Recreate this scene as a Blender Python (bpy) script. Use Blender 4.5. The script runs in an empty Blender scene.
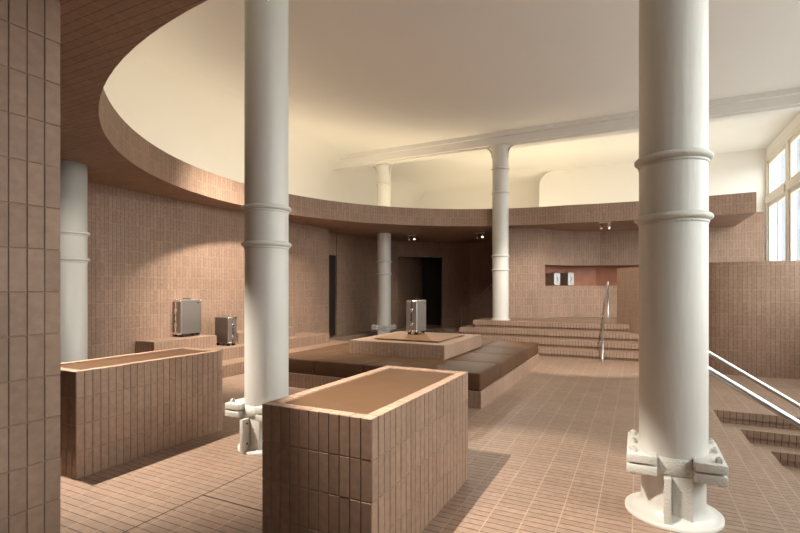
import bpy, bmesh, math, random
from mathutils import Vector, Matrix
R = random.Random(7)
SC = bpy.context.scene
COL = SC.collection

# ------------------------------------------------------------------ camera, sky, exposure, daylight
YAW = 0.462
cam_data = bpy.data.cameras.new('camera')
cam = bpy.data.objects.new('camera', cam_data)
COL.objects.link(cam)
cam.location = (0, 0, 1.5)
cam.rotation_euler = (math.pi / 2, 0, YAW)
cam_data.sensor_width = 36.0
cam_data.lens = 476.7 / 800 * 36.0
cam_data.shift_y = 22.3 / 800
cam_data.clip_start = 0.05
cam_data.clip_end = 200
SC.camera = cam

SKY_STRENGTH = 10.0
world = bpy.data.worlds.new('world')
SC.world = world
world.use_nodes = True
bgn = world.node_tree.nodes['Background']
bgn.inputs[0].default_value = (1.0, 0.965, 0.925, 1)
# bright overcast sky above the horizon, darker street below it
wt = world.node_tree
tcw = wt.nodes.new('ShaderNodeTexCoord'); sx = wt.nodes.new('ShaderNodeSeparateXYZ'); mr = wt.nodes.new('ShaderNodeMapRange')
wt.links.new(tcw.outputs['Generated'], sx.inputs[0]); wt.links.new(sx.outputs['Z'], mr.inputs[0])
mr.inputs[1].default_value = -0.03; mr.inputs[2].default_value = 0.03
mr.inputs[3].default_value = SKY_STRENGTH * 0.30; mr.inputs[4].default_value = SKY_STRENGTH
wt.links.new(mr.outputs[0], bgn.inputs[1])

SC.view_settings.view_transform = 'Standard'
SC.view_settings.look = 'None'
SC.view_settings.gamma = 1
SC.view_settings.use_curve_mapping = False
SC.view_settings.exposure = -0.1
SC.cycles.use_denoising = True
SC.cycles.max_bounces = 10
SC.cycles.diffuse_bounces = 6

WINX = 3.25          # plane of the tall windows
def area(name, loc, rot, sx, sy, power, col=(1, 1, 1), portal=False, spread=math.pi):
    d = bpy.data.lights.new(name, 'AREA')
    d.shape = 'RECTANGLE'; d.size = sx; d.size_y = sy
    d.energy = power; d.color = col; d.spread = spread
    if portal: d.cycles.is_portal = True
    o = bpy.data.objects.new(name, d)
    COL.objects.link(o); o.location = loc; o.rotation_euler = rot
    return o
# portals over the tall windows: the daylight of the sky enters here
area('window_portal', (WINX - 0.01, 8.32, 3.2), (0, math.pi / 2, 0), 4.0, 16.5, 0, portal=True)

# ------------------------------------------------------------------ materials
def dull(m, v):
    m.node_tree.nodes['Principled BSDF'].inputs['Specular IOR Level'].default_value = v
    return m
def new_mat(name):
    m = bpy.data.materials.new(name); m.use_nodes = True
    nt = m.node_tree
    return m, nt, nt.nodes, nt.links, nt.nodes['Principled BSDF']
def simple(name, col, rough=0.5, metal=0.0, noise=0.0, nscale=8.0, bump=0.0, bscale=40.0):
    m, nt, N, L, B = new_mat(name)
    B.inputs['Base Color'].default_value = (*col, 1)
    B.inputs['Roughness'].default_value = rough
    B.inputs['Metallic'].default_value = metal
    tc = N.new('ShaderNodeTexCoord')
    if noise:
        t = N.new('ShaderNodeTexNoise'); t.inputs['Scale'].default_value = nscale; t.inputs['Detail'].default_value = 5
        L.new(tc.outputs['Object'], t.inputs['Vector'])
        mx = N.new('ShaderNodeMix'); mx.data_type = 'RGBA'
        mx.inputs[6].default_value = (*[c * (1 - noise) for c in col], 1)
        mx.inputs[7].default_value = (*[min(1, c * (1 + noise)) for c in col], 1)
        L.new(t.outputs['Fac'], mx.inputs[0]); L.new(mx.outputs[2], B.inputs['Base Color'])
    if bump:
        t2 = N.new('ShaderNodeTexNoise'); t2.inputs['Scale'].default_value = bscale; t2.inputs['Detail'].default_value = 4
        L.new(tc.outputs['Object'], t2.inputs['Vector'])
        b = N.new('ShaderNodeBump'); b.inputs['Strength'].default_value = bump; b.inputs['Distance'].default_value = 0.01
        L.new(t2.outputs['Fac'], b.inputs['Height']); L.new(b.outputs['Normal'], B.inputs['Normal'])
    return m
TW, TH = 0.0655, 0.212       # a tile and its joint
def tile_mat(name, c1, c2, mortar, light, msize=0.006, rough=0.62, bump=0.5):
    m, nt, N, L, B = new_mat(name)
    uv = N.new('ShaderNodeUVMap')
    br = N.new('ShaderNodeTexBrick')
    br.offset = 0.0; br.squash = 1.0
    br.inputs['Scale'].default_value = 1.0
    br.inputs['Brick Width'].default_value = TW
    br.inputs['Row Height'].default_value = TH
    br.inputs['Mortar Size'].default_value = msize / 2
    br.inputs['Mortar Smooth'].default_value = 0.2
    br.inputs['Bias'].default_value = 0.0
    br.inputs['Color1'].default_value = (*c1, 1)
    br.inputs['Color2'].default_value = (*c2, 1)
    br.inputs['Mortar'].default_value = (*mortar, 1)
    L.new(uv.outputs[0], br.inputs['Vector'])
    b2 = N.new('ShaderNodeTexBrick'); b2.offset = 0.0; b2.squash = 1.0
    for k_, v_ in (('Scale', 1.0), ('Brick Width', 900.0), ('Row Height', TH), ('Mortar Size', msize / 2), ('Mortar Smooth', 0.1)):
        b2.inputs[k_].default_value = v_
    b2.inputs['Color1'].default_value = b2.inputs['Color2'].default_value = (*mortar, 1)
    b2.inputs['Mortar'].default_value = (*light, 1)
    sh = N.new('ShaderNodeVectorMath'); sh.operation = 'ADD'; sh.inputs[1].default_value = (450.0, 0, 0)
    L.new(uv.outputs[0], sh.inputs[0]); L.new(sh.outputs[0], b2.inputs['Vector'])
    L.new(b2.outputs['Color'], br.inputs['Mortar'])
    ns = N.new('ShaderNodeTexNoise'); ns.inputs['Scale'].default_value = 22; ns.inputs['Detail'].default_value = 6
    L.new(uv.outputs[0], ns.inputs['Vector'])
    big = N.new('ShaderNodeTexNoise'); big.inputs['Scale'].default_value = 1.3; big.inputs['Detail'].default_value = 2
    L.new(uv.outputs[0], big.inputs['Vector'])
    mp = N.new('ShaderNodeMapRange'); mp.inputs[1].default_value = 0.3; mp.inputs[2].default_value = 0.7
    mp.inputs[3].default_value = 0.86; mp.inputs[4].default_value = 1.12
    L.new(ns.outputs['Fac'], mp.inputs[0])
    mp2 = N.new('ShaderNodeMapRange'); mp2.inputs[1].default_value = 0.3; mp2.inputs[2].default_value = 0.7
    mp2.inputs[3].default_value = 0.92; mp2.inputs[4].default_value = 1.08
    L.new(big.outputs['Fac'], mp2.inputs[0])
    mu = N.new('ShaderNodeMath'); mu.operation = 'MULTIPLY'
    L.new(mp.outputs[0], mu.inputs[0]); L.new(mp2.outputs[0], mu.inputs[1])
    vm = N.new('ShaderNodeVectorMath'); vm.operation = 'SCALE'
    L.new(br.outputs['Color'], vm.inputs[0]); L.new(mu.outputs[0], vm.inputs['Scale'])
    L.new(vm.outputs[0], B.inputs['Base Color'])
    B.inputs['Roughness'].default_value = rough
    inv = N.new('ShaderNodeMath'); inv.operation = 'SUBTRACT'; inv.inputs[0].default_value = 1.0
    L.new(br.outputs['Fac'], inv.inputs[1])
    ad = N.new('ShaderNodeMath'); ad.operation = 'MULTIPLY_ADD'; ad.inputs[1].default_value = 0.12
    L.new(ns.outputs['Fac'], ad.inputs[0]); L.new(inv.outputs[0], ad.inputs[2])
    bp = N.new('ShaderNodeBump'); bp.inputs['Strength'].default_value = bump; bp.inputs['Distance'].default_value = 0.006
    L.new(ad.outputs[0], bp.inputs['Height']); L.new(bp.outputs['Normal'], B.inputs['Normal'])
    return m
C1 = (0.345, 0.224, 0.158); C2 = (0.293, 0.187, 0.130)
M = {}
M['tile'] = tile_mat('clay_wall_tile', C1, C2, (0.15, 0.09, 0.06), (0.40, 0.27, 0.19))
M['tile_relief'] = tile_mat('clay_relief_tile', C1, C2, (0.24, 0.15, 0.105), (0.30, 0.195, 0.135), bump=0.25)
M['floor'] = tile_mat('clay_floor_tile', (0.345, 0.236, 0.174), (0.30, 0.203, 0.148), (0.10, 0.06, 0.042), (0.42, 0.30, 0.215), msize=0.008, rough=0.5, bump=0.5)
M['white'] = simple('white_plaster', (0.79, 0.775, 0.745), 0.7, noise=0.02, nscale=1.5)
M['paint'] = simple('white_column_paint', (0.66, 0.65, 0.61), 0.4, noise=0.03, nscale=6, bump=0.10, bscale=30)
M['rough_paint'] = simple('rough_white_paint', (0.66, 0.65, 0.60), 0.5, noise=0.06, nscale=25, bump=0.8, bscale=70)
M['leather'] = simple('brown_leather', (0.092, 0.048, 0.024), 0.55, noise=0.18, nscale=7, bump=0.15, bscale=120)
dull(M['leather'], 0.22)
M['mat_leather'] = simple('tan_leather', (0.26, 0.14, 0.065), 0.5, noise=0.12, nscale=7, bump=0.1, bscale=120)
dull(M['mat_leather'], 0.25)
M['dark'] = simple('dark_door', (0.030, 0.020, 0.015), 0.6)
def drip_mat():
    m = simple('dripping_column_paint', (0.66, 0.65, 0.61), 0.42, noise=0.03, nscale=6)
    nt = m.node_tree; N, L = nt.nodes, nt.links
    tc = N.new('ShaderNodeTexCoord'); mp = N.new('ShaderNodeMapping'); mp.inputs['Scale'].default_value = (30, 30, 4)
    t = N.new('ShaderNodeTexNoise'); t.inputs['Scale'].default_value = 1.0; t.inputs['Detail'].default_value = 5
    b = N.new('ShaderNodeBump'); b.inputs['Strength'].default_value = 0.14; b.inputs['Distance'].default_value = 0.02
    L.new(tc.outputs['Object'], mp.inputs[0]); L.new(mp.outputs[0], t.inputs['Vector']); L.new(t.outputs['Fac'], b.inputs['Height'])
    L.new(b.outputs['Normal'], N['Principled BSDF'].inputs['Normal'])
    return m
M['drip'] = drip_mat()
M['black'] = simple('black_plastic', (0.02, 0.02, 0.02), 0.35)
M['wood'] = simple('red_brown_wood', (0.32, 0.11, 0.05), 0.5, noise=0.3, nscale=5)
M['steel'] = simple('brushed_steel', (0.50, 0.50, 0.50), 0.35, 1.0)
M['alu'] = simple('silver_aluminium', (0.38, 0.37, 0.36), 0.40, 0.9, noise=0.04, nscale=20)
M['titan'] = simple('warm_aluminium', (0.33, 0.295, 0.265), 0.40, 0.9, noise=0.04, nscale=20)
M['chrome'] = simple('polished_edge', (0.88, 0.87, 0.85), 0.18, 1.0)
M['frame'] = simple('cream_window_paint', (0.72, 0.68, 0.60), 0.45)
M['joint'] = simple('dark_floor_joint', (0.05, 0.035, 0.025), 0.8)
def glass_mat():
    m, nt, N, L, B = new_mat('window_glass')
    out = N['Material Output']
    tr = N.new('ShaderNodeBsdfTransparent'); tr.inputs[0].default_value = (0.93, 0.96, 0.96, 1)
    gl = N.new('ShaderNodeBsdfGlossy'); gl.inputs['Roughness'].default_value = 0.02
    mx = N.new('ShaderNodeMixShader'); mx.inputs[0].default_value = 0.06
    L.new(tr.outputs[0], mx.inputs[1]); L.new(gl.outputs[0], mx.inputs[2]); L.new(mx.outputs[0], out.inputs[0])
    return m
M['glass'] = glass_mat()
def emit(name, col, s):
    m, nt, N, L, B = new_mat(name)
    B.inputs['Emission Color'].default_value = (*col, 1); B.inputs['Emission Strength'].default_value = s
    return m
M['bulb'] = emit('lamp_lens', (1, 0.86, 0.65), 3.0)

# ------------------------------------------------------------------ mesh helpers
class MB:
    def __init__(s): s.v = []; s.f = []; s.uv = []; s.mi = []; s.sm = []
    def face(s, pts, uvs=None, mi=0, smooth=False):
        k = len(s.v); s.v += [tuple(p) for p in pts]
        s.f.append(list(range(k, k + len(pts))))
        s.uv.append(uvs or [(0, 0)] * len(pts)); s.mi.append(mi); s.sm.append(smooth)
    def box(s, x0, x1, y0, y1, z0, z1, mi=0, org=None):
        ox, oy, oz = org or (x0, y0, z0)
        def U(p, ax):
            if ax == 'x': return (p[1] - oy, p[2] - oz)
            if ax == 'y': return (p[0] - ox, p[2] - oz)
            return (p[1] - oy, p[0] - ox)
        A = [(x0, y0, z0), (x1, y0, z0), (x1, y1, z0), (x0, y1, z0), (x0, y0, z1), (x1, y0, z1), (x1, y1, z1), (x0, y1, z1)]
        for idx, ax in (((0, 3, 2, 1), 'z'), ((4, 5, 6, 7), 'z'), ((0, 1, 5, 4), 'y'), ((2, 3, 7, 6), 'y'), ((1, 2, 6, 5), 'x'), ((3, 0, 4, 7), 'x')):
            P = [A[i] for i in idx]
            s.face(P, [U(p, ax) for p in P], mi)
    def relief(s, O, U, V, nu, nv, tu=TW, tv=TH, g=0.0044, d=0.0055, n=None):
        """tiles standing proud of a face: O corner on the OUTER plane, U and V unit axes, n outward normal"""
        O, U, V, n = Vector(O), Vector(U), Vector(V), Vector(n)
        b = 0.0025
        flip = U.cross(V).dot(n) < 0
        def F(pts, uvs):
            if flip: pts = pts[::-1]; uvs = uvs[::-1]
            s.face(pts, uvs)
        for i in range(nu):
            for j in range(nv):
                u0, u1, v0, v1 = i * tu + g / 2, (i + 1) * tu - g / 2, j * tv + g / 2, (j + 1) * tv - g / 2
                e = R.uniform(-0.0008, 0.0008)
                def P(u, v, h): return O + U * u + V * v + n * (h)
                def W(u, v): return (u * TW / tu, v * TH / tv)
                top = [(u0 + b, v0 + b), (u1 - b, v0 + b), (u1 - b, v1 - b), (u0 + b, v1 - b)]
                mid = [(u0, v0), (u1, v0), (u1, v1), (u0, v1)]
                F([P(*q, e) for q in top], [W(*q) for q in top])
                for k in range(4):
                    k2 = (k + 1) % 4
                    F([P(*mid[k], -b), P(*mid[k2], -b), P(*top[k2], e), P(*top[k], e)], [W(*mid[k]), W(*mid[k2]), W(*top[k2]), W(*top[k])])
                    F([P(*mid[k], -d), P(*mid[k2], -d), P(*mid[k2], -b), P(*mid[k], -b)], [W(*mid[k]), W(*mid[k2]), W(*mid[k2]), W(*mid[k])])
    def strip(s, pts, z0, z1, th, mi=0, u0=0.0, zo=0.0):
        """upright wall along a plan polyline; th > 0 thickens to the side left of its direction"""
        pts = [Vector((p[0], p[1])) for p in pts]
        off = []
        for i, p in enumerate(pts):
            d = Vector((0, 0))
            if i: d += (p - pts[i - 1]).normalized()
            if i < len(pts) - 1: d += (pts[i + 1] - p).normalized()
            d.normalize(); nn = Vector((-d.y, d.x))
            off.append(p + nn * th)
        u = u0
        for i in range(len(pts) - 1):
            a, b2 = pts[i], pts[i + 1]; l = (b2 - a).length
            q = [(a.x, a.y, z0), (b2.x, b2.y, z0), (b2.x, b2.y, z1), (a.x, a.y, z1)]
            s.face(q, [(u, z0 - zo), (u + l, z0 - zo), (u + l, z1 - zo), (u, z1 - zo)], mi)
            c, d2 = off[i], off[i + 1]
            q = [(d2.x, d2.y, z0), (c.x, c.y, z0), (c.x, c.y, z1), (d2.x, d2.y, z1)]
            s.face(q, [(u + l, z0 - zo), (u, z0 - zo), (u, z1 - zo), (u + l, z1 - zo)], mi)
            for z, fl in ((z1, 0), (z0, 1)):
                q = [(a.x, a.y, z), (b2.x, b2.y, z), (d2.x, d2.y, z), (c.x, c.y, z)]
                w = [(u, 0), (u + l, 0), (u + l, th), (u, th)]
                s.face(q[::-1] if fl else q, w[::-1] if fl else w, mi)
            u += l
        for i, fl in ((0, 1), (len(pts) - 1, 0)):
            a, c = pts[i], off[i]
            q = [(a.x, a.y, z0), (c.x, c.y, z0), (c.x, c.y, z1), (a.x, a.y, z1)]
            w = [(0, z0 - zo), (th, z0 - zo), (th, z1 - zo), (0, z1 - zo)]
            s.face(q[::-1] if fl else q, w[::-1] if fl else w, mi)
    def lathe(s, prof, c=(0, 0), n=48, smooth=True):
        for i in range(n):
            a0, a1 = 2 * math.pi * i / n, 2 * math.pi * (i + 1) / n
            for (r0, z0), (r1, z1) in zip(prof[:-1], prof[1:]):
                q = [(c[0] + r0 * math.cos(a0), c[1] + r0 * math.sin(a0), z0), (c[0] + r0 * math.cos(a1), c[1] + r0 * math.sin(a1), z0),
                     (c[0] + r1 * math.cos(a1), c[1] + r1 * math.sin(a1), z1), (c[0] + r1 * math.cos(a0), c[1] + r1 * math.sin(a0), z1)]
                s.face(q, None, 0, smooth)
    def tube(s, pts, r, n=12, caps=True):
        pts = [Vector(p) for p in pts]; rings = []
        for i, p in enumerate(pts):
            d = Vector((0, 0, 0))
            if i: d += (p - pts[i - 1]).normalized()
            if i < len(pts) - 1: d += (pts[i + 1] - p).normalized()
            d.normalize()
            up = Vector((0, 0, 1)) if abs(d.z) < 0.95 else Vector((1, 0, 0))
            a = d.cross(up).normalized(); b = a.cross(d).normalized()
            rings.append([p + (a * math.cos(t) + b * math.sin(t)) * r for t in [2 * math.pi * k / n for k in range(n)]])
        for A, B2 in zip(rings[:-1], rings[1:]):
            for k in range(n):
                s.face([A[k], B2[k], B2[(k + 1) % n], A[(k + 1) % n]][::-1], None, 0, True)
        if caps:
            s.face(rings[0]); s.face(rings[-1][::-1])
    def poly(s, outline, z, up=True, mi=0, org=(0, 0)):
        pts = [(x, y, z) for x, y in outline]; uv = [(y - org[1], x - org[0]) for x, y in outline]
        if not up: pts = pts[::-1]; uv = uv[::-1]
        s.face(pts, uv, mi)
    def prism(s, outline, z0, z1, mi=0, org=(0, 0)):
        """outline counter-clockwise"""
        s.poly(outline, z1, True, mi, org); s.poly(outline, z0, False, mi, org)
        n = len(outline)
        for i in range(n):
            a, b = outline[i], outline[(i + 1) % n]
            q = [(a[0], a[1], z0), (b[0], b[1], z0), (b[0], b[1], z1), (a[0], a[1], z1)]
            if abs(a[0] - b[0]) > abs(a[1] - b[1]): w = [(p[0] - org[0], p[2] - z1) for p in q]
            else: w = [(p[1] - org[1], p[2] - z1) for p in q]
            s.face(q, w, mi)
    def build(s, name, mats, parent=None, bevel=0, weld=True, seg=2):
        me = bpy.data.meshes.new(name)
        me.from_pydata(s.v, [], s.f)
        uvl = me.uv_layers.new(name='UVMap')
        k = 0
        for pi, fu in enumerate(s.uv):
            for u in fu: uvl.data[k].uv = u; k += 1
        for p, mi, sm in zip(me.polygons, s.mi, s.sm): p.material_index = mi; p.use_smooth = sm
        if not isinstance(mats, (list, tuple)): mats = [mats]
        for m in mats: me.materials.append(m)
        bm = bmesh.new(); bm.from_mesh(me)
        if weld: bmesh.ops.remove_doubles(bm, verts=bm.verts, dist=1e-5)
        ng = [f for f in bm.faces if len(f.verts) > 4]
        if ng: bmesh.ops.triangulate(bm, faces=ng)
        if bevel:
            bmesh.ops.bevel(bm, geom=list(bm.edges), offset=bevel, segments=seg, profile=0.5, affect='EDGES')
            for f in bm.faces: f.smooth = True
        bm.to_mesh(me); bm.free()
        o = bpy.data.objects.new(name, me); COL.objects.link(o)
        if parent: o.parent = parent
        return o
def tag(o, label=None, cat=None, group=None, kind=None):
    if label: o['label'] = label
    if cat: o['category'] = cat
    if group: o['group'] = group
    if kind: o['kind'] = kind
    return o
def struct(o, label, cat): return tag(o, label, cat, None, 'structure')
def thing(name, label, cat, loc=(0, 0, 0), rz=0, group=None):
    o = bpy.data.objects.new(name, None); COL.objects.link(o)
    o.empty_display_size = 0.1
    o.location = loc; o.rotation_euler = (0, 0, rz)
    return tag(o, label, cat, group)

# ------------------------------------------------------------------ the shell
SOF, TOPZ, CEIL = 3.12, 3.56, 5.45
LW = -7.47                     # tiled wall of the stepped bench
OUTX, OUTY, NEARY = -8.7, 18.8, -4.0
PX, PY, PD = 0.82, 7.055, 1.2  # corner of the sunken entrance steps
mb = MB()
fl = [(OUTX, NEARY), (WINX, NEARY), (WINX, PD), (PX, PD), (PX, PY), (WINX, PY), (WINX, OUTY), (OUTX, OUTY)]
mb.prism(fl, -1.1, -0.085, 0, (PX, PY))
mb.prism([(p[0] + (0.02 if p[0] == PX else 0), p[1] - (0.02 if p[1] == PY else 0)) for p in fl], -0.085, 0.0, 0, (PX, PY))
struct(mb.build('floor', M['floor']), 'floor of narrow clay tiles laid in straight rows', 'floor')
# dark movement joints in the floor
mb = MB()
mb.box(-2.833, -2.827, 1.0, 5.6, 0.0, 0.0015)
mb.box(-2.827, -1.95, 2.459, 2.469, 0.0, 0.0015)
struct(mb.build('floor_joint', M['joint']), 'thin dark joints crossing the tiled floor', 'floor')

# ceiling: flat plaster with a large cove towards the outer walls
def cove_profile(x_wall, sign, r, z0):
    pts = [(x_wall, z0)]
    for k in range(13):
        a = math.pi / 2 * k / 12
        pts.append((x_wall + sign * (r - r * math.cos(a)), CEIL - r + r * math.sin(a)))
    return pts
RC = 1.25
mb = MB()
prof = cove_profile(OUTX, 1, RC, 0.0)
for (x0, z0), (x1, z1) in zip(prof[:-1], prof[1:]):
    mb.face([(x0, NEARY, z0), (x0, OUTY, z0), (x1, OUTY, z1), (x1, NEARY, z1)][::-1], None, 0, True)
struct(mb.build('wall_west', M['white']), 'white plaster wall curving up into the ceiling', 'wall')
mb = MB()
prof = cove_profile(OUTY, -1, RC, 0.0)
for (y0, z0), (y1, z1) in zip(prof[:-1], prof[1:]):
    mb.face([(OUTX, y0, z0), (WINX, y0, z0), (WINX, y1, z1), (OUTX, y1, z1)][::-1], None, 0, True)
struct(mb.build('wall_north', M['white']), 'white plaster wall behind the tiled rooms curving into the ceiling', 'wall')
mb = MB()
mb.box(OUTX + RC * 0.9, WINX + 0.2, NEARY, OUTY - RC * 0.9, CEIL, CEIL + 0.1)
struct(mb.build('ceiling', M['white']), 'flat white plaster ceiling', 'ceiling')
# nearer stretch of the white far wall, with one rounded upper corner
mb = MB()
NX, NYW, rr = -2.98, 16.6, 0.45
out = [(NX, 0.0), (WINX, 0.0), (WINX, CEIL)]
for k in range(9):
    a = math.pi / 2 * k / 8
    out.append((NX + rr - rr * math.sin(a), CEIL - rr + rr * math.cos(a)))
front = [(x, NYW, z) for x, z in out]; back = [(x, NYW + 0.8, z) for x, z in out]
mb.face(front); mb.face(back[::-1])
for i in range(len(out)):
    j = (i + 1) % len(out); mb.face([front[j], front[i], back[i], back[j]])
struct(mb.build('wall_far', M['white']), 'white wall beside the tall windows with a rounded upper corner', 'wall')
mb = MB(); mb.box(OUTX, WINX + 0.3, NEARY - 0.2, NEARY, -1.2, CEIL)
struct(mb.build('wall_south', M['tile']), 'tiled wall at the counter end of the room', 'wall')

# tall windows
mb = MB()
mb.box(WINX, WINX + 0.3, NEARY, OUTY, -1.2, 1.2)
mb.box(WINX, WINX + 0.3, NEARY, OUTY, 5.2, CEIL + 0.05)
mb.box(WINX, WINX + 0.3, NYW - 0.04, OUTY, 1.2, 5.2); mb.box(WINX, WINX + 0.3, NEARY, NYW - 0.04 - 8 * 2.06, 1.2, 5.2)
struct(mb.build('wall_east', M['white']), 'white wall pierced by the tall windows', 'wall')
edge = NYW - 0.04; k = 1
while edge > 0.5:
    y1 = edge; y0 = edge - 2.06; edge = y0
    win = bpy.data.objects.new('window_%d' % k, None); COL.objects.link(win)
    win.location = (WINX, (y0 + y1) / 2, 1.2)
    struct(win, 'tall cream framed window with a transom, bay %d along the wall' % k, 'window')
    w2 = (y1 - y0) / 2
    mb = MB()
    X0, X1 = -0.02, 0.14
    mb.box(X0, X1, -w2, -w2 + 0.10, 0, 4.0); mb.box(X0, X1, w2 - 0.10, w2, 0, 4.0)
    mb.box(X0, X1, -w2 + 0.1, w2 - 0.1, 0, 0.1); mb.box(X0, X1, -w2 + 0.1, w2 - 0.1, 3.86, 4.0)
    mb.box(X0 - 0.03, X1, -w2 + 0.1, w2 - 0.1, 2.67, 2.86)
    mb.build('window_frame', M['frame'], win)
    for z0, z1, nm in ((0.1, 2.67, 'casement'), (2.86, 3.86, 'casement')):
        mb = MB(); q = 0.09; a = w2 - 0.1
        mb.box(0.02, 0.10, -a, -a + q, z0, z1); mb.box(0.02, 0.10, a - q, a, z0, z1)
        mb.box(0.02, 0.10, -a + q, a - q, z0, z0 + q); mb.box(0.02, 0.10, -a + q, a - q, z1 - q, z1)
        if z0 < 1: mb.box(0.02, 0.10, -0.05, 0.05, z0 + q, z1 - q)
        cs = mb.build(nm, M['frame'], win)
        mb = MB(); mb.box(0.058, 0.064, -a + q * 0.8, a - q * 0.8, z0 + q * 0.8, z1 - q * 0.8)
        mb.build('glass_pane', M['glass'], cs)
    k += 1

# pale building seen through the panes, far down the street
t = thing('building', 'pale grey building seen through the window panes', 'building', (12, 42, 0))
M['facade'] = simple('pale_facade', (0.15, 0.163, 0.175), 0.9)
M['facade_glass'] = simple('facade_window', (0.125, 0.138, 0.15), 0.5)
mb = MB(); mb.box(-14, 16, 0, 6, -1.2, 17); mb.build('facade', M['facade'], t)
for fi in range(5):
    for fj in range(8):
        mb = MB(); mb.box(-12.4 + fj * 3.5, -11.0 + fj * 3.5, -0.05, 0, 0.5 + fi * 3.3, 2.4 + fi * 3.3)
        mb.build('facade_window', M['facade_glass'], t)

# soffit ring with the rounded opening
RCX, RCY, RR = -1.66, 7.11, 5.22
mb = MB()
open_pts = [(2.26, 12.42), (1.2, 12.53), (0.2, 12.54), (-0.8, 12.45), (RCX, RCY + RR)]
NA = 72
for i in range(1, NA + 1):
    a = math.pi / 2 + math.pi * i / NA
    open_pts.append((RCX + RR * math.cos(a), RCY + RR * math.sin(a)))
open_pts.append((WINX, RCY - RR))
outer = [(WINX, NEARY), (OUTX, NEARY), (OUTX, OUTY), (2.26, OUTY)]
outl = open_pts + outer                       # runs clockwise around the material? orientation fixed below
ar = sum(outl[i][0] * outl[(i + 1) % len(outl)][1] - outl[(i + 1) % len(outl)][0] * outl[i][1] for i in range(len(outl)))
ccw = outl if ar > 0 else outl[::-1]
mb.poly(ccw, SOF, False, 0); mb.poly(ccw, TOPZ, True, 1)
u = 0
n = len(ccw)
for i in range(n):
    a, b = ccw[i], ccw[(i + 1) % n]; l = math.dist(a, b)
    mb.face([(a[0], a[1], SOF), (b[0], b[1], SOF), (b[0], b[1], TOPZ), (a[0], a[1], TOPZ)],
            [(u, 0), (u + l, 0), (u + l, 2 * TH - 0.002), (u, 2 * TH - 0.002)], 0)
    u += l
struct(mb.build('ceiling_soffit', [M['tile'], M['white']]), 'lowered tiled soffit with a large rounded opening', 'ceiling')

# ceiling beams along the column rows
for nm, y in (('beam', 12.15), ('beam', 3.6)):
    mb = MB()
    mb.box(OUTX + 0.35, WINX, y - 0.20, y + 0.20, CEIL - 0.28, CEIL)
    mb.box(OUTX + 0.35, WINX, y - 0.30, y + 0.30, CEIL - 0.10, CEIL)
    mb.box(OUTX + 0.35, WINX, y - 0.13, y + 0.13, CEIL - 0.33, CEIL - 0.28)
    struct(mb.build('ceiling_beam', M['white']), 'white moulded ceiling beam over a row of columns', 'beam')

# tiled wall on the near side of the picture: its last tiles stand proud
mb = MB()
PXW, PYE = -2.655, 1.418
mb.box(PXW - 0.6, PXW - 0.0045, NEARY, PYE - 0.0045, 0, SOF, 0, (PXW, PYE, 0))
mb.relief((PXW, PYE - 16 * 0.0765, 0), (0, 1, 0), (0, 0, 1), 16, 14, tu=0.0765, n=(1, 0, 0))
mb.relief((PXW - 9 * TW, PYE, 0), (1, 0, 0), (0, 0, 1), 9, 14, n=(0, 1, 0))
struct(mb.build('wall_near', M['tile_relief'], weld=False), 'tiled wall end close to the viewer', 'wall')

# tiled walls of the lower room
mb = MB()
mb.strip([(LW, -3.9), (LW, 10.69)], 0, SOF, 0.35)
struct(mb.build('wall_bench', M['tile']), 'tiled wall behind the stepped bench', 'wall')
# end of the bench wall stays a plain return; recessed passage follows
pas = [(-7.9, 11.71), (-7.85, 12.5), (-7.6, 13.6), (-7.3, 14.48)]
mb = MB()
mb.strip(pas, 0, SOF, 0.2)
mb.strip([(-7.3, 14.48), (-6.13, 15.64)], 2.60, SOF, 0.2, 0, 0, 0)
mb.strip([(-6.13, 15.64), (-5.3, 16.2), (-4.3, 16.5), (-3.5, 16.6)], 0, SOF, 0.2)
mb.strip([(-7.32, 14.5), (-7.32, 16.6)], 0, 2.75, 0.15)
mb.strip([(-7.95, 10.6), (-7.93, 11.71)], 2.48, SOF, 0.2)
struct(mb.build('wall_passage', M['tile']), 'shaded tiled wall of the passage at the far end', 'wall')
mb = MB(); mb.box(-8.02, -7.97, 10.55, 11.75, 0.10, 2.5)
struct(mb.build('door_1', M['dark']), 'tall dark door at the end of the bench wall', 'door')
mb = MB(); mb.box(-7.35, -5.2, 16.75, 16.8, 0.10, 2.62)
struct(mb.build('door_2', M['dark']), 'dark doorway in the shaded passage wall', 'door')

NZ0, NZ1 = 1.585, 2.155
wpts = [(-3.5, 16.6), (-3.28, 12.62), (-2.37, 13.05), (-2.24, 13.32)]
wniche = [(-2.24, 13.32), (-2.1, 13.6), (-1.6, 14.2), (-0.94, 14.5), (0, 14.65), (1.5, 14.85)]
wend = [(1.5, 14.85), (2.26, 14.95), (2.9, 15.05)]
mb = MB()
mb.strip(wpts[:2], 0, SOF, 0.0015)
mb.strip(wpts[1:], 0, SOF, 0.2)
mb.strip(wniche, 0, NZ0, 0.55); mb.strip(wniche, NZ1, SOF, 0.55)
mb.strip(wend[:2], 0, SOF, 0.2); mb.strip(wend[1:], 0, TOPZ - 0.09, 0.2, 0, 0.76)
struct(mb.build('wall_niche', M['tile']), 'curved tiled wall with a lit niche above the stairs', 'wall')
mb = MB()
off = [(-2.72, 13.58), (-2.5, 13.92), (-1.92, 14.58), (-1.08, 14.97), (-0.08, 15.13), (1.42, 15.33)]
mb.strip(off, NZ0, NZ1, 0.03)
mb.strip([(-2.24, 13.32), off[0]], NZ0, NZ1, 0.01); mb.strip([off[-1], (1.5, 14.85)], NZ0, NZ1, 0.01)
struct(mb.build('trim_1', M['wood']), 'red brown lining of the wall niche', 'niche')
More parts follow.
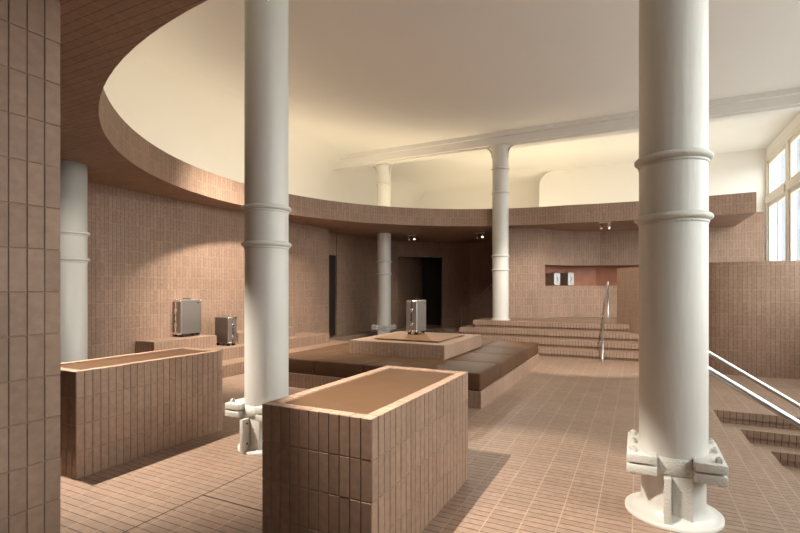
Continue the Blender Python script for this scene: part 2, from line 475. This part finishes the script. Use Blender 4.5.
# curved parapet in front of the niche wall
mb = MB()
par = [(-0.42, 12.0), (0.05, 11.4), (0.5, 10.82), (0.9, 10.36), (1.1, 10.16), (1.3, 10.05), (1.7, 9.98), (2.2, 10.0), (2.6, 10.05), (WINX, 10.1)]
def smooth_path(P, n=6):
    Q = []
    for i in range(len(P) - 1):
        p0, p1, p2, p3 = (Vector(P[max(i - 1, 0)]), Vector(P[i]), Vector(P[i + 1]), Vector(P[min(i + 2, len(P) - 1)]))
        for k in range(n):
            t = k / n
            Q.append(tuple(0.5 * (2 * p1 + (p2 - p0) * t + (2 * p0 - 5 * p1 + 4 * p2 - p3) * t * t + (3 * p1 - p0 - 3 * p2 + p3) * t ** 3)))
    return Q + [P[-1]]
mb.strip(smooth_path(par), 0, 1.97, 0.22)
struct(mb.build('wall_parapet', M['tile']), 'low curved tiled wall beside the stairs', 'wall')

# low step along the passage
mb = MB()
st = [(LW, 10.69), (-7.5, 11.5), (-7.25, 13.0), (-6.75, 14.3), (-5.9, 15.2), (-5.0, 15.75), (-4.0, 16.0), (-3.45, 16.05), (-3.45, 16.75), (-8.1, 16.75), (-8.1, 10.69)]
mb.prism(st[::1], 0.0, 0.14)
tag(mb.build('floor_step', M['floor']), 'low tiled step running along the shaded passage', 'step', None, 'structure')

# ------------------------------------------------------------------ stairs
t = thing('staircase', 'wide tiled staircase of four steps up to the wall niche', 'stairs', (0, 0, 0))
ys = [10.95, 11.19, 11.43, 11.67]; xl = [-4.52, -4.24, -3.96, -3.68]
def par_x(y):      # face of the parapet at a depth
    for a, b in zip(par[:-1], par[1:]):
        if b[1] <= y <= a[1]: return a[0] + (b[0] - a[0]) * (y - a[1]) / (b[1] - a[1])
    return par[0][0] if y > 12 else 1.0
for k in range(4):
    y0 = ys[k]; y1 = ys[k + 1] + 0.02 if k < 3 else 14.3
    z1 = 0.178 * (k + 1)
    mb = MB()
    bx = -3.5 if k == 3 else None
    if k < 3:
        o = [(xl[k], y0), (par_x(y0), y0), (par_x(min(y1, 12)), y1), (xl[k + 1] + 0.02, y1), (xl[k + 1] + 0.02, 12.6), (xl[k], 12.6)]
    else:
        o = [(xl[k], y0), (par_x(y0), y0), (-0.42, 12.0), (1.9, 14.4), (-1.0, 14.45), (-1.62, 14.15), (-2.12, 13.55), (-2.4, 13.0), (-3.26, 12.6), (-3.5, 12.9), (xl[k], 12.9)]
    mb.prism(o, 0, z1 - 0.115, 0, (xl[k], y0))
    mb.prism([(p[0] - (0.04 if p[0] == xl[k] else 0), p[1] - (0.045 if p[1] == y0 else 0)) for p in o], z1 - 0.115, z1, 1, (xl[k], y0))
    mb.build('step', [M['tile'], M['floor']], t)

# sunken entrance steps: nested corner steps going down towards the windows
t = thing('entrance_steps', 'sunken corner steps going down beside the curved low wall', 'stairs', (0, 0, 0))
NK = 5
for k in range(NK):
    x0, y1 = PX + 0.24 * k, PY - 0.235 * k
    x1, y0 = PX + 0.24 * (k + 1), PY - 0.235 * (k + 1)
    z = -0.15 * (k + 1)
    mb = MB()
    if k < NK - 1: o = [(x0, PD), (x1, PD), (x1, y0), (WINX - 0.02, y0), (WINX - 0.02, y1), (x0, y1)]
    else: o = [(x0, PD), (WINX - 0.02, PD), (WINX - 0.02, y1), (x0, y1)]
    mb.prism(o, -1.1, z - 0.085, 0, (PX, PY))
    mb.prism([(p[0] + (0.02 if abs(p[0] - x1) < 1e-6 and k < NK - 1 else 0), p[1] - (0.02 if abs(p[1] - y0) < 1e-6 and k < NK - 1 else 0)) for p in o], z - 0.085, z, 0, (PX, PY))
    mb.build('step', M['floor'], t)

# ------------------------------------------------------------------ stepped bench on the long wall
mb = MB(); mb.box(LW + 0.01, -6.23, 5.13, 9.95, 0, 0.212)
tag(mb.build('stepped_bench', M['tile']), 'lowest long tiled step of the bench along the wall', 'bench')
mb = MB(); mb.box(LW + 0.01, -6.66, 5.13, 9.55, 0.212, 0.424)
tag(mb.build('stepped_bench', M['tile']), 'second tiled tier of the bench, under the small suitcase', 'bench')
mb = MB(); mb.box(LW + 0.01, -7.0, 5.13, 6.41, 0.424, 0.636)
tag(mb.build('display_block', M['tile']), 'tiled block on the bench carrying the large suitcase', 'block')
mb = MB(); mb.box(LW + 0.01, -7.0, 6.95, 8.68, 0.424, 0.636)
tag(mb.build('display_block', M['tile']), 'empty tiled block at the passage end of the bench', 'block')

# ------------------------------------------------------------------ display counters
def counter(label, x0, x1, y0, y1, leather_label):
    h = 4 * TH
    t = thing('display_counter', label, 'counter', ((x0 + x1) / 2, (y0 + y1) / 2, 0), 0)
    a, b = (x1 - x0) / 2, (y1 - y0) / 2
    nx, ny = round((x1 - x0) / TW), round((y1 - y0) / TW)
    tx, ty = (x1 - x0) / nx, (y1 - y0) / ny
    mb = MB(); d = 0.0045
    rim = 0.068
    for (X0, X1, Y0, Y1) in ((-a + d, a - d, -b + d, -b + rim), (-a + d, a - d, b - rim, b - d), (-a + d, -a + rim, -b + rim, b - rim), (a - rim, a - d, -b + rim, b - rim)):
        mb.box(X0, X1, Y0, Y1, 0, h - 0.0045, 0, (-a, -b, 0))
    mb.relief((-a, -b, 0), (1, 0, 0), (0, 0, 1), nx, 4, tu=tx, n=(0, -1, 0))
    mb.relief((-a, b, 0), (1, 0, 0), (0, 0, 1), nx, 4, tu=tx, n=(0, 1, 0))
    mb.relief((-a, -b, 0), (0, 1, 0), (0, 0, 1), ny, 4, tu=ty, n=(-1, 0, 0))
    mb.relief((a, -b, 0), (0, 1, 0), (0, 0, 1), ny, 4, tu=ty, n=(1, 0, 0))
    mb.relief((-a, -b, h), (1, 0, 0), (0, 1, 0), nx, 1, tu=tx, tv=rim, n=(0, 0, 1), g=0.002)
    mb.relief((-a, b - rim, h), (1, 0, 0), (0, 1, 0), nx, 1, tu=tx, tv=rim, n=(0, 0, 1), g=0.002)
    m2 = ny - 2
    mb.relief((-a, -b + rim, h), (0, 1, 0), (1, 0, 0), m2, 1, tu=(2 * b - 2 * rim) / m2, tv=rim, n=(0, 0, 1), g=0.002)
    mb.relief((a - rim, -b + rim, h), (0, 1, 0), (1, 0, 0), m2, 1, tu=(2 * b - 2 * rim) / m2, tv=rim, n=(0, 0, 1), g=0.002)
    mb.build('tiled_body', M['tile_relief'], t, weld=False)
    mb = MB(); mb.box(-a + rim + 0.001, a - rim - 0.001, -b + rim + 0.001, b - rim - 0.001, h - 0.06, h - 0.012)
    tag(mb.build('leather_top', M['leather'], t), leather_label)
    return t
counter('tall tiled counter with a leather inlay, alone in front of the seating island', -1.909, -1.189, 2.073, 3.588, 'brown leather inlay')
counter('tiled counter with a leather inlay between the near wall and the stepped bench', -4.546, -3.946, 2.217, 3.694, 'brown leather inlay')

# ------------------------------------------------------------------ seating island
IX = [-5.18, -4.322, -3.464, -2.606, -1.748]; IY = [5.776, 6.735, 7.7, 8.665, 9.72]
mb = MB(); mb.box(IX[0], IX[4], IY[0], IY[4], 0, 0.213)
tag(mb.build('island_base', M['tile']), 'low tiled base carrying the leather seat cushions', 'bench')
mb = MB(); mb.box(IX[1] + 0.02, IX[3] - 0.0, IY[1] + 0.0, IY[3] - 0.03, 0.213, 0.645)
tag(mb.build('display_plinth', M['tile']), 'square tiled plinth in the middle of the seating island', 'plinth')
names = {(0, 0): 'at the front corner nearest the stepped bench', (1, 0): 'second from the bench corner in the front row',
         (2, 0): 'third from the bench corner in the front row', (3, 0): 'at the front corner towards the windows',
         (3, 1): 'beside the plinth on the window side, nearer the counter', (3, 2): 'beside the plinth on the window side, nearer the stairs',
         (3, 3): 'at the corner facing the stairs and windows', (2, 3): 'behind the plinth, next to the corner facing the stairs',
         (1, 3): 'behind the plinth, next to the passage corner', (0, 3): 'at the corner facing the passage',
         (0, 1): 'beside the plinth on the bench side, nearer the front', (0, 2): 'beside the plinth on the bench side, nearer the passage'}
for (i, j), txt in names.items():
    g = 0.006; e = 0.012
    x0 = IX[i] + (e if i == 0 else g); x1 = IX[i + 1] - (e if i == 3 else g)
    y0 = IY[j] + (e if j == 0 else g); y1 = IY[j + 1] - (e if j == 3 else g)
    if j in (1, 2):
        if i == 0: x1 = IX[1] + 0.012
        else: x0 = IX[3] + 0.005
    if j == 3 and i in (1, 2): y0 -= 0.02
    mb = MB(); cx, cy = (x0 + x1) / 2, (y0 + y1) / 2
    mb.box(x0 - cx, x1 - cx, y0 - cy, y1 - cy, 0, 0.222)
    o = mb.build('seat_cushion', M['leather'], None, 0.022, seg=3)
    o.location = (cx, cy, 0.213)
    tag(o, 'brown leather seat cushion ' + txt, 'cushion', 'leather cushions of the seating island')
mb = MB(); mb.box(-0.585, 0.585, -0.64, 0.64, 0.014, 0.026, 0); mb.box(-0.555, 0.555, -0.61, 0.61, 0, 0.014, 1)
o = mb.build('leather_mat', [M['mat_leather'], M['black']], None, 0.0)
o.location = (-3.395, 7.65, 0.645)
tag(o, 'thin tan leather mat lying under the suitcase on the plinth', 'mat')

# ------------------------------------------------------------------ columns
def column(label, x, y, z0, ztop, rings, base_r=0.29, flange=True, rough=False, fins=(3,), hidden_base=False):
    t = thing('iron_column', label, 'column', (x, y, z0), 0, 'white iron columns')
    t['kind'] = 'thing'
    H = ztop - z0; r = 0.203
    mp = M['paint']
    fz = 0.375
    mb = MB()
    if flange: pr_ = [(r, fz - 0.09), (r, H - 0.34), (r + 0.004, H - 0.3), (r + 0.008, H - 0.16), (r + 0.03, H - 0.05), (r + 0.035, H), (0.0, H)]
    elif ztop < 4: pr_ = [(r, 0.02), (r, H), (0.0, H)]
    else: pr_ = [(r, 0.02), (r, H - 0.34), (r + 0.004, H - 0.3), (r + 0.008, H - 0.16), (r + 0.03, H - 0.05), (r + 0.035, H), (0.0, H)]
    mb.lathe(pr_, n=64)
    mb.build('shaft', M['drip'] if rough else mp, t)
    for zr in rings:
        z = zr - z0; mb = MB()
        q = []
        for k in range(13):
            a = -math.pi / 2 + math.pi * k / 12
            q.append((r - 0.004 + 0.034 * math.cos(a), z + 0.024 * math.sin(a)))
        q = [(r - 0.01, z - 0.045), (r + 0.006, z - 0.043), (r + 0.008, z - 0.026)] + q + [(r + 0.008, z + 0.026), (r - 0.01, z + 0.03)]
        mb.lathe(q, n=64)
        mb.build('collar', M['rough_paint'] if rough else mp, t)
    # foot
    mb = MB(); rb = base_r; rs = r - 0.012
    q = [(rb, 0.0), (rb, 0.02)]
    for k in range(9):
        a = math.pi / 2 * k / 8
        q.append((rb - 0.012 - (rb - 0.012 - rs) * math.sin(a), 0.022 + 0.085 * (1 - math.cos(a))))
    q += [(rs, 0.36 if flange else 0.06)]
    mb.lathe(q, n=64); mb.build('foot', mp, t)
    if flange:
        # a pair of thick split plates on either side, upper and lower, bolted through
        for sx in (-1, 1):
            for lo in (0, 1):
                mb = MB(); zc = fz + (0.006 if not lo else -0.062)
                xs = sorted((sx * 0.10, sx * 0.275))
                mb.box(xs[0], xs[1], -0.26, 0.26, zc, zc + 0.056)
                mb.build('flange_plate', M['rough_paint'], t, 0.005)
            for yy in (-0.2, 0.2, 0.0):
                mb = MB(); xx = sx * 0.238
                mb.lathe([(0.0, fz + 0.09), (0.022, fz + 0.088), (0.022, fz + 0.062)], (xx, yy), 6, False)
                mb.lathe([(0.0, fz + 0.098), (0.010, fz + 0.097), (0.010, fz + 0.093)], (xx, yy), 10)
                mb.lathe([(0.012, fz + 0.062), (0.012, fz - 0.085), (0.0, fz - 0.09)], (xx, yy), 8)
                mb.build('bolt', M['rough_paint'], t)
        mb = MB()
        mb.lathe([(r - 0.01, fz + 0.05), (r + 0.010, fz + 0.045), (r + 0.010, fz - 0.055), (r - 0.01, fz - 0.07)], n=64)
        mb.build('flange_ring', M['rough_paint'], t)
        # upright stiffening fins with bolt holes
        for k in fins:
            a = math.pi / 2 * k
            mb = MB()
            mb.box(0.17, 0.285 if len(fins) > 1 else 0.262, -0.062, -0.022, 0.02, fz - 0.064)
            f = mb.build('fin', M['rough_paint'], t, 0.004); f.rotation_euler = (0, 0, a)
            for hz in (0.085, 0.27):
                mb = MB(); PP = []
                for s in (-1, 1):
                    P = [(0.235 + 0.011 * math.cos(q), -0.042 + s * 0.0206, hz + 0.011 * math.sin(q)) for q in [2 * math.pi * i / 12 for i in range(12)]]
                    mb.face(P if s < 0 else P[::-1]); PP.append(P)
                for i in range(12): mb.face([PP[0][i], PP[0][(i + 1) % 12], PP[1][(i + 1) % 12], PP[1][i]])
                h = mb.build('bolt_hole', M['black'], f)
            mb = MB(); mb.box(0.14, 0.205, -0.015, 0.10, 0.02, fz - 0.064)
            f = mb.build('pilaster', M['rough_paint'], t, 0.006); f.rotation_euler = (0, 0, a)
    if ztop > 4:
        # little cast brackets under the beam
        for s in (-1, 1):
            mb = MB()
            mb.tube([(s * 0.19, -0.05, H - 0.30), (s * 0.21, -0.05, H - 0.16), (s * 0.27, -0.05, H - 0.06), (s * 0.34, -0.05, H - 0.02)], 0.022, 8)
            mb.build('bracket', mp, t)
    return t
BZ = CEIL - 0.33
column('stout white iron column in front of the sunken steps, with a rough bolted foot', 0.212, 3.68, 0, BZ, [2.36, 1.97], rough=True)
column('white iron column rising behind the tall counter', -3.17, 3.51, 0, BZ, [2.26, 1.918], base_r=0.265, fins=(2, 3))
column('white iron column partly hidden by the near tiled wall', -6.6, 3.62, 0, SOF, [2.22, 1.88], flange=False)
column('slim white iron column standing on the landing of the staircase', -3.12, 12.0, 0.712, BZ, [2.33, 1.975, 3.93, 4.53], base_r=0.24, flange=False)
column('white iron column behind the plinth, cut by the tiled soffit', -6.66, 12.32, 0, BZ, [2.30, 1.935, 4.56])

# ------------------------------------------------------------------ suitcases
def suitcase(label, loc, w, d, h, mshell, rz=0, kind='upright', grooves=True, group=None):
    """broad faces look along local x; w across, d thick, h tall"""
    t = thing('suitcase', label, 'suitcase', loc, rz, group)
    chrome = M['chrome'] if h > 0.45 else mshell
    wh = 0.045 if h > 0.45 else 0.012
    b = 0.035 if h > 0.45 else 0.03
    for s, nm in ((-1, 'rear_shell'), (1, 'front_shell')):
        mb = MB(); xs = sorted((s * 0.008, s * d / 2))
        mb.box(xs[0], xs[1], -w / 2, w / 2, wh, h - 0.012)
        if grooves:
            n = max(4, int((h - 0.12) / 0.032))
            for k in range(n):
                z = wh + 0.04 + (h - wh - 0.1) * k / (n - 1)
                yy = w / 2 - 0.045
                xx = sorted((s * (d / 2 - 0.002), s * (d / 2 + 0.0045)))
                if loc[0] < -6 and w > 0.4 and z > wh + h * 0.5: continue
                mb.box(xx[0], xx[1], -yy, yy, z, z + 0.009)
        me = bmesh
        o = mb.build(nm, mshell, t)
        md = o.modifiers.new('bevel', 'BEVEL'); md.width = b * 0.6 if s else b; md.segments = 4; md.limit_method = 'ANGLE'; md.use_clamp_overlap = True
        if grooves: o.modifiers.remove(md); 
        if grooves:
            bm = bmesh.new(); bm.from_mesh(o.data)
            big = [e for e in bm.edges if all(len(f.verts) == 4 for f in e.link_faces) and e.calc_length() > d * 0.4 and (
                abs(abs(e.verts[0].co.y) - w / 2) < 1e-4 and abs(abs(e.verts[1].co.y) - w / 2) < 1e-4 or
                (min(abs(e.verts[0].co.z - wh), abs(e.verts[0].co.z - h + 0.012)) < 1e-4 and min(abs(e.verts[1].co.z - wh), abs(e.verts[1].co.z - h + 0.012)) < 1e-4))]
            outer_e = [e for e in big if not (abs(e.verts[0].co.x - s * 0.008) < 1e-4 and abs(e.verts[1].co.x - s * 0.008) < 1e-4)]
            bmesh.ops.bevel(bm, geom=outer_e, offset=b * 0.6, segments=4, profile=0.5, affect='EDGES', clamp_overlap=True)
            for f in bm.faces: f.smooth = False
            bm.to_mesh(o.data); bm.free()
    mb = MB()   # polished frame between the shells
    q = 0.004
    mb.box(-0.014, 0.014, -w / 2 - q, w / 2 + q, wh - q, wh + 0.02); mb.box(-0.014, 0.014, -w / 2 - q, w / 2 + q, h - 0.032, h - 0.008)
    mb.box(-0.014, 0.014, -w / 2 - q, -w / 2 + 0.02, wh, h - 0.012); mb.box(-0.014, 0.014, w / 2 - 0.02, w / 2 + q, wh, h - 0.012)
    mb.build('frame', chrome, t)
    for sy in (-1, 1):
        for z in (wh - 0.002, h - 0.05):
            ysr = sorted((sy * (w / 2 - 0.03), sy * (w / 2 + 0.003)))
            mb = MB(); mb.box(-d / 2 * 0.99, d / 2 * 0.99, ysr[0], ysr[1], z, z + 0.04)
            mb.build('corner_guard', chrome, t, 0.012)
    mb = MB(); mb.tube([(0, -0.08, h - 0.014), (0, -0.07, h + 0.014), (0, 0.07, h + 0.014), (0, 0.08, h - 0.014)], 0.011, 8)
    mb.build('carry_handle', M['chrome'] if h < 0.6 else M['black'], t)
    sd = -1
    for zc in (0.30, 0.70):
        mb = MB(); mb.box(-0.026, 0.026, sd * (w / 2) - 0.012, sd * (w / 2) + 0.01, h * zc - 0.03, h * zc + 0.03)
        mb.build('latch', chrome, t, 0.006)
    mb = MB(); mb.tube([(0, sd * w / 2 + 0.002, h * 0.40), (0, sd * (w / 2 + 0.028), h * 0.43), (0, sd * (w / 2 + 0.028), h * 0.57), (0, sd * w / 2 + 0.002, h * 0.60)], 0.009, 8)
    mb.build('side_handle', M['black'], t)
    mb = MB(); mb.box(d / 2 + 0.002, d / 2 + 0.005, w / 2 - 0.11, w / 2 - 0.06, h - 0.075, h - 0.06)
    tag(mb.build('badge', M['black'], t), 'small dark badge')
    if h > 0.45:
        for sx in (-1, 1):
            for sy in (-1, 1):
                xx, yy = sx * (d / 2 - 0.045), sy * (w / 2 - 0.05)
                mb = MB()
                for k in (-1, 1):
                    P = [[(xx + k * 0.018 + e * 0.006, yy + 0.025 * math.cos(a), 0.025 + 0.025 * math.sin(a)) for a in [2 * math.pi * i / 16 for i in range(16)]] for e in (-1, 1)]
                    for i in range(16):
                        j = (i + 1) % 16; mb.face([P[0][i], P[0][j], P[1][j], P[1][i]])
                    mb.face(P[0]); mb.face(P[1][::-1])
                mb.box(xx - 0.01, xx + 0.01, yy - 0.012, yy + 0.012, 0.03, wh + 0.004)
                mb.build('wheel', M['black'], t)
    return t
suitcase('large silver suitcase standing upright on the block against the tiled wall', (-7.385, 6.07, 0.636), 0.46, 0.25, 0.675, M['titan'])
suitcase('small bronze suitcase turned edge-on in the gap on the bench', (-7.03, 6.66, 0.424), 0.36, 0.22, 0.555, M['titan'], math.pi / 2)
suitcase('silver suitcase standing alone on the leather mat of the plinth', (-3.65, 8.01, 0.671), 0.43, 0.215, 0.63, M['alu'])
suitcase('small silver case in the wall niche, closer to its end wall', (-2.14, 14.02, NZ0), 0.36, 0.22, 0.37, M['alu'], 0.85, group='cases in the wall niche')
suitcase('small silver case in the wall niche, nearer the middle of the shelf', (-1.80, 14.36, NZ0), 0.32, 0.22, 0.385, M['alu'], 0.85, group='cases in the wall niche')

# ------------------------------------------------------------------ handrails
def rail(label, pts, posts, r=0.021):
    t = thing('handrail', label, 'handrail', (posts[0][0], posts[0][1], posts[0][2]))
    o = Vector(posts[0][:3])
    mb = MB(); mb.tube([Vector(p) - o for p in pts], r, 14); mb.build('rail', M['steel'], t)
    for x, y, z0, z1 in posts:
        mb = MB(); mb.tube([Vector((x, y, z0)) - o, Vector((x, y, z1)) - o], r * 0.9, 12); mb.build('post', M['steel'], t)
    return t
sl = 0.635
rail('steel handrail over the sunken steps, the one closer to the big column', [(0.30, 4.0, 0.919 + 0.164 * sl), (0.464, 4.0, 0.919), (2.4, 4.0, 0.919 - 1.936 * sl), (2.7, 4.0, 0.919 - 1.936 * sl)],
     [(0.33, 4.0, 0, 0.99), (2.55, 4.0, -0.75, 0.919 - 1.936 * sl)], 0.023)
rail('steel handrail over the sunken steps, nearer the curved low wall', [(0.50, 5.4, 0.877 + 0.126 * sl), (0.626, 5.4, 0.877), (2.4, 5.4, 0.877 - 1.774 * sl), (2.7, 5.4, 0.877 - 1.774 * sl)],
     [(0.52, 5.4, 0, 0.93), (2.55, 5.4, -0.75, 0.877 - 1.774 * sl)], 0.021)
rail('slim steel handrail climbing the staircase next to the curved low wall', [(-0.63, 10.5, 0.93), (-0.63, 10.6, 0.96), (-0.63, 12.4, 1.66)], [(-0.63, 10.5, 0, 0.935), (-0.63, 12.38, 0.712, 1.65)], 0.02)
rail('thin dark handrail climbing behind the column on the landing', [(-5.4, 15.55, 0.9), (-5.0, 15.1, 0.92), (-3.6, 12.95, 1.62), (-3.42, 12.52, 1.66), (-3.06, 12.52, 1.66)],
     [(-5.4, 15.55, 0.14, 0.9), (-3.06, 12.52, 0.712, 1.66)], 0.016)

# ------------------------------------------------------------------ lamps
def spot(t, loc, target, power, angle,  blend=0.35, col=(1, 0.905, 0.78), size=0.02):
    d = bpy.data.lights.new('spot_light', 'SPOT'); d.energy = power; d.color = col
    d.spot_size = math.radians(angle); d.spot_blend = blend if angle < 50 else 0.8; d.shadow_soft_size = size if angle < 70 else 0.12
    o = bpy.data.objects.new('spot_light', d); COL.objects.link(o)
    o.location = loc
    o.rotation_euler = (Vector(target) - Vector(loc)).to_track_quat('-Z', 'Y').to_euler()
def twin(label, x, y, z, aims):
    """aims: list of (target, power, angle)"""
    t = thing('twin_spotlight', label, 'spotlight', (x, y, z), 0, 'twin ceiling spotlights')
    mb = MB(); mb.box(-0.14, 0.14, -0.03, 0.03, -0.02, 0); mb.build('mount_plate', M['paint'], t)
    for s, aim in zip((-1, 1), aims):
        p = Vector((s * 0.085, 0, -0.09)); d = (Vector(aim[0]) - Vector((x, y, z)) - p).normalized()
        if d.z > -0.3: d = Vector((d.x, d.y, -0.3)).normalized()
        mb = MB(); mb.tube([p - d * 0.06, p + d * 0.09], 0.036, 18)
        hd = mb.build('lamp_head', M['chrome'], t)
        mb = MB(); mb.tube([(p.x, p.y, -0.015), p], 0.009, 8); mb.build('stem', M['steel'], hd)
        mb = MB(); c = p + d * 0.0905; a = d.orthogonal().normalized(); b = d.cross(a)
        mb.face([c + (a * math.cos(q) + b * math.sin(q)) * 0.028 for q in [2 * math.pi * i / 16 for i in range(16)]])
        mb.build('lens', M['bulb'], hd)
        L0 = Vector((x, y, z)) + p + d * 0.10
        spot(t, L0, aim[0], aim[1], aim[2])
    return t
twin('twin spotlight under the soffit by the passage column', -6.08, 13.0, SOF, [((-6.9, 14.4, 0.4), 60, 60), ((-4.2, 9.6, 0.6), 120, 50)])
twin('twin spotlight under the soffit above the shaded passage wall', -4.08, 13.39, SOF, [((-4.4, 15.4, 0.3), 50, 60), ((-3.2, 8.6, 0.6), 160, 50)])
twin('twin spotlight under the soffit in front of the wall niche', -0.70, 12.58, SOF, [((-1.2, 14.4, 1.9), 8, 80), ((-0.9, 13.6, 0.8), 18, 90)])
twin('twin spotlight above the tall counter', -1.56, 1.80, SOF, [((-1.15, 3.1, 0.4), 800, 48), ((-1.5, 2.6, 0.8), 30, 50)])
twin('twin spotlight above the counter by the near wall', -4.46, 2.2, SOF, [((-3.9, 2.9, 0.3), 900, 66), ((-6.6, 3.6, 1.3), 110, 56)])
twin('unseen twin spotlight added on the high ceiling to brighten the staircase', 0.3, 6.5, CEIL, [((-1.4, 11.4, 0.4), 1700, 48), ((-3.3, 8.0, 0.5), 500, 40)])  # added lamp, hidden behind the big column, brightens stairs and parapet
twin('unseen twin spotlight added on the high ceiling to light the stepped bench', -4.87, 5.4, CEIL, [((-6.6, 7.5, 0.2), 2500, 70), ((-4.0, 7.2, 0.4), 500, 60)])  # added out of view behind a column to throw steep light on the bench
# warm strip lights lying on the soffit, washing the white cove
def cove(x, y, rz, ln, power):
    d = bpy.data.lights.new('cove_strip', 'AREA'); d.shape = 'RECTANGLE'; d.size = ln; d.size_y = 0.08
    d.energy = power; d.color = (1.0, 0.80, 0.52)
    o = bpy.data.objects.new('cove_strip', d); COL.objects.link(o)
    o.location = (x, y, TOPZ + 0.05); 
    o.rotation_euler = (math.radians(180 - 35), 0, rz)
for k in range(9):
    a = math.radians(95 + k * 20)
    rr2 = RR + 0.5
    x, y = RCX + rr2 * math.cos(a), RCY + rr2 * math.sin(a)
    cove(x, y, a - math.pi / 2 + 0.0, 1.7, 17 if k < 4 else 10)
for k in range(4):
    cove(-4.6 + k * 1.75, 13.4 + 0.6, 0, 1.7, 11)
for k in range(3):
    cove(-6.8 + k * 1.75, 16.4, 0, 1.7, 9)
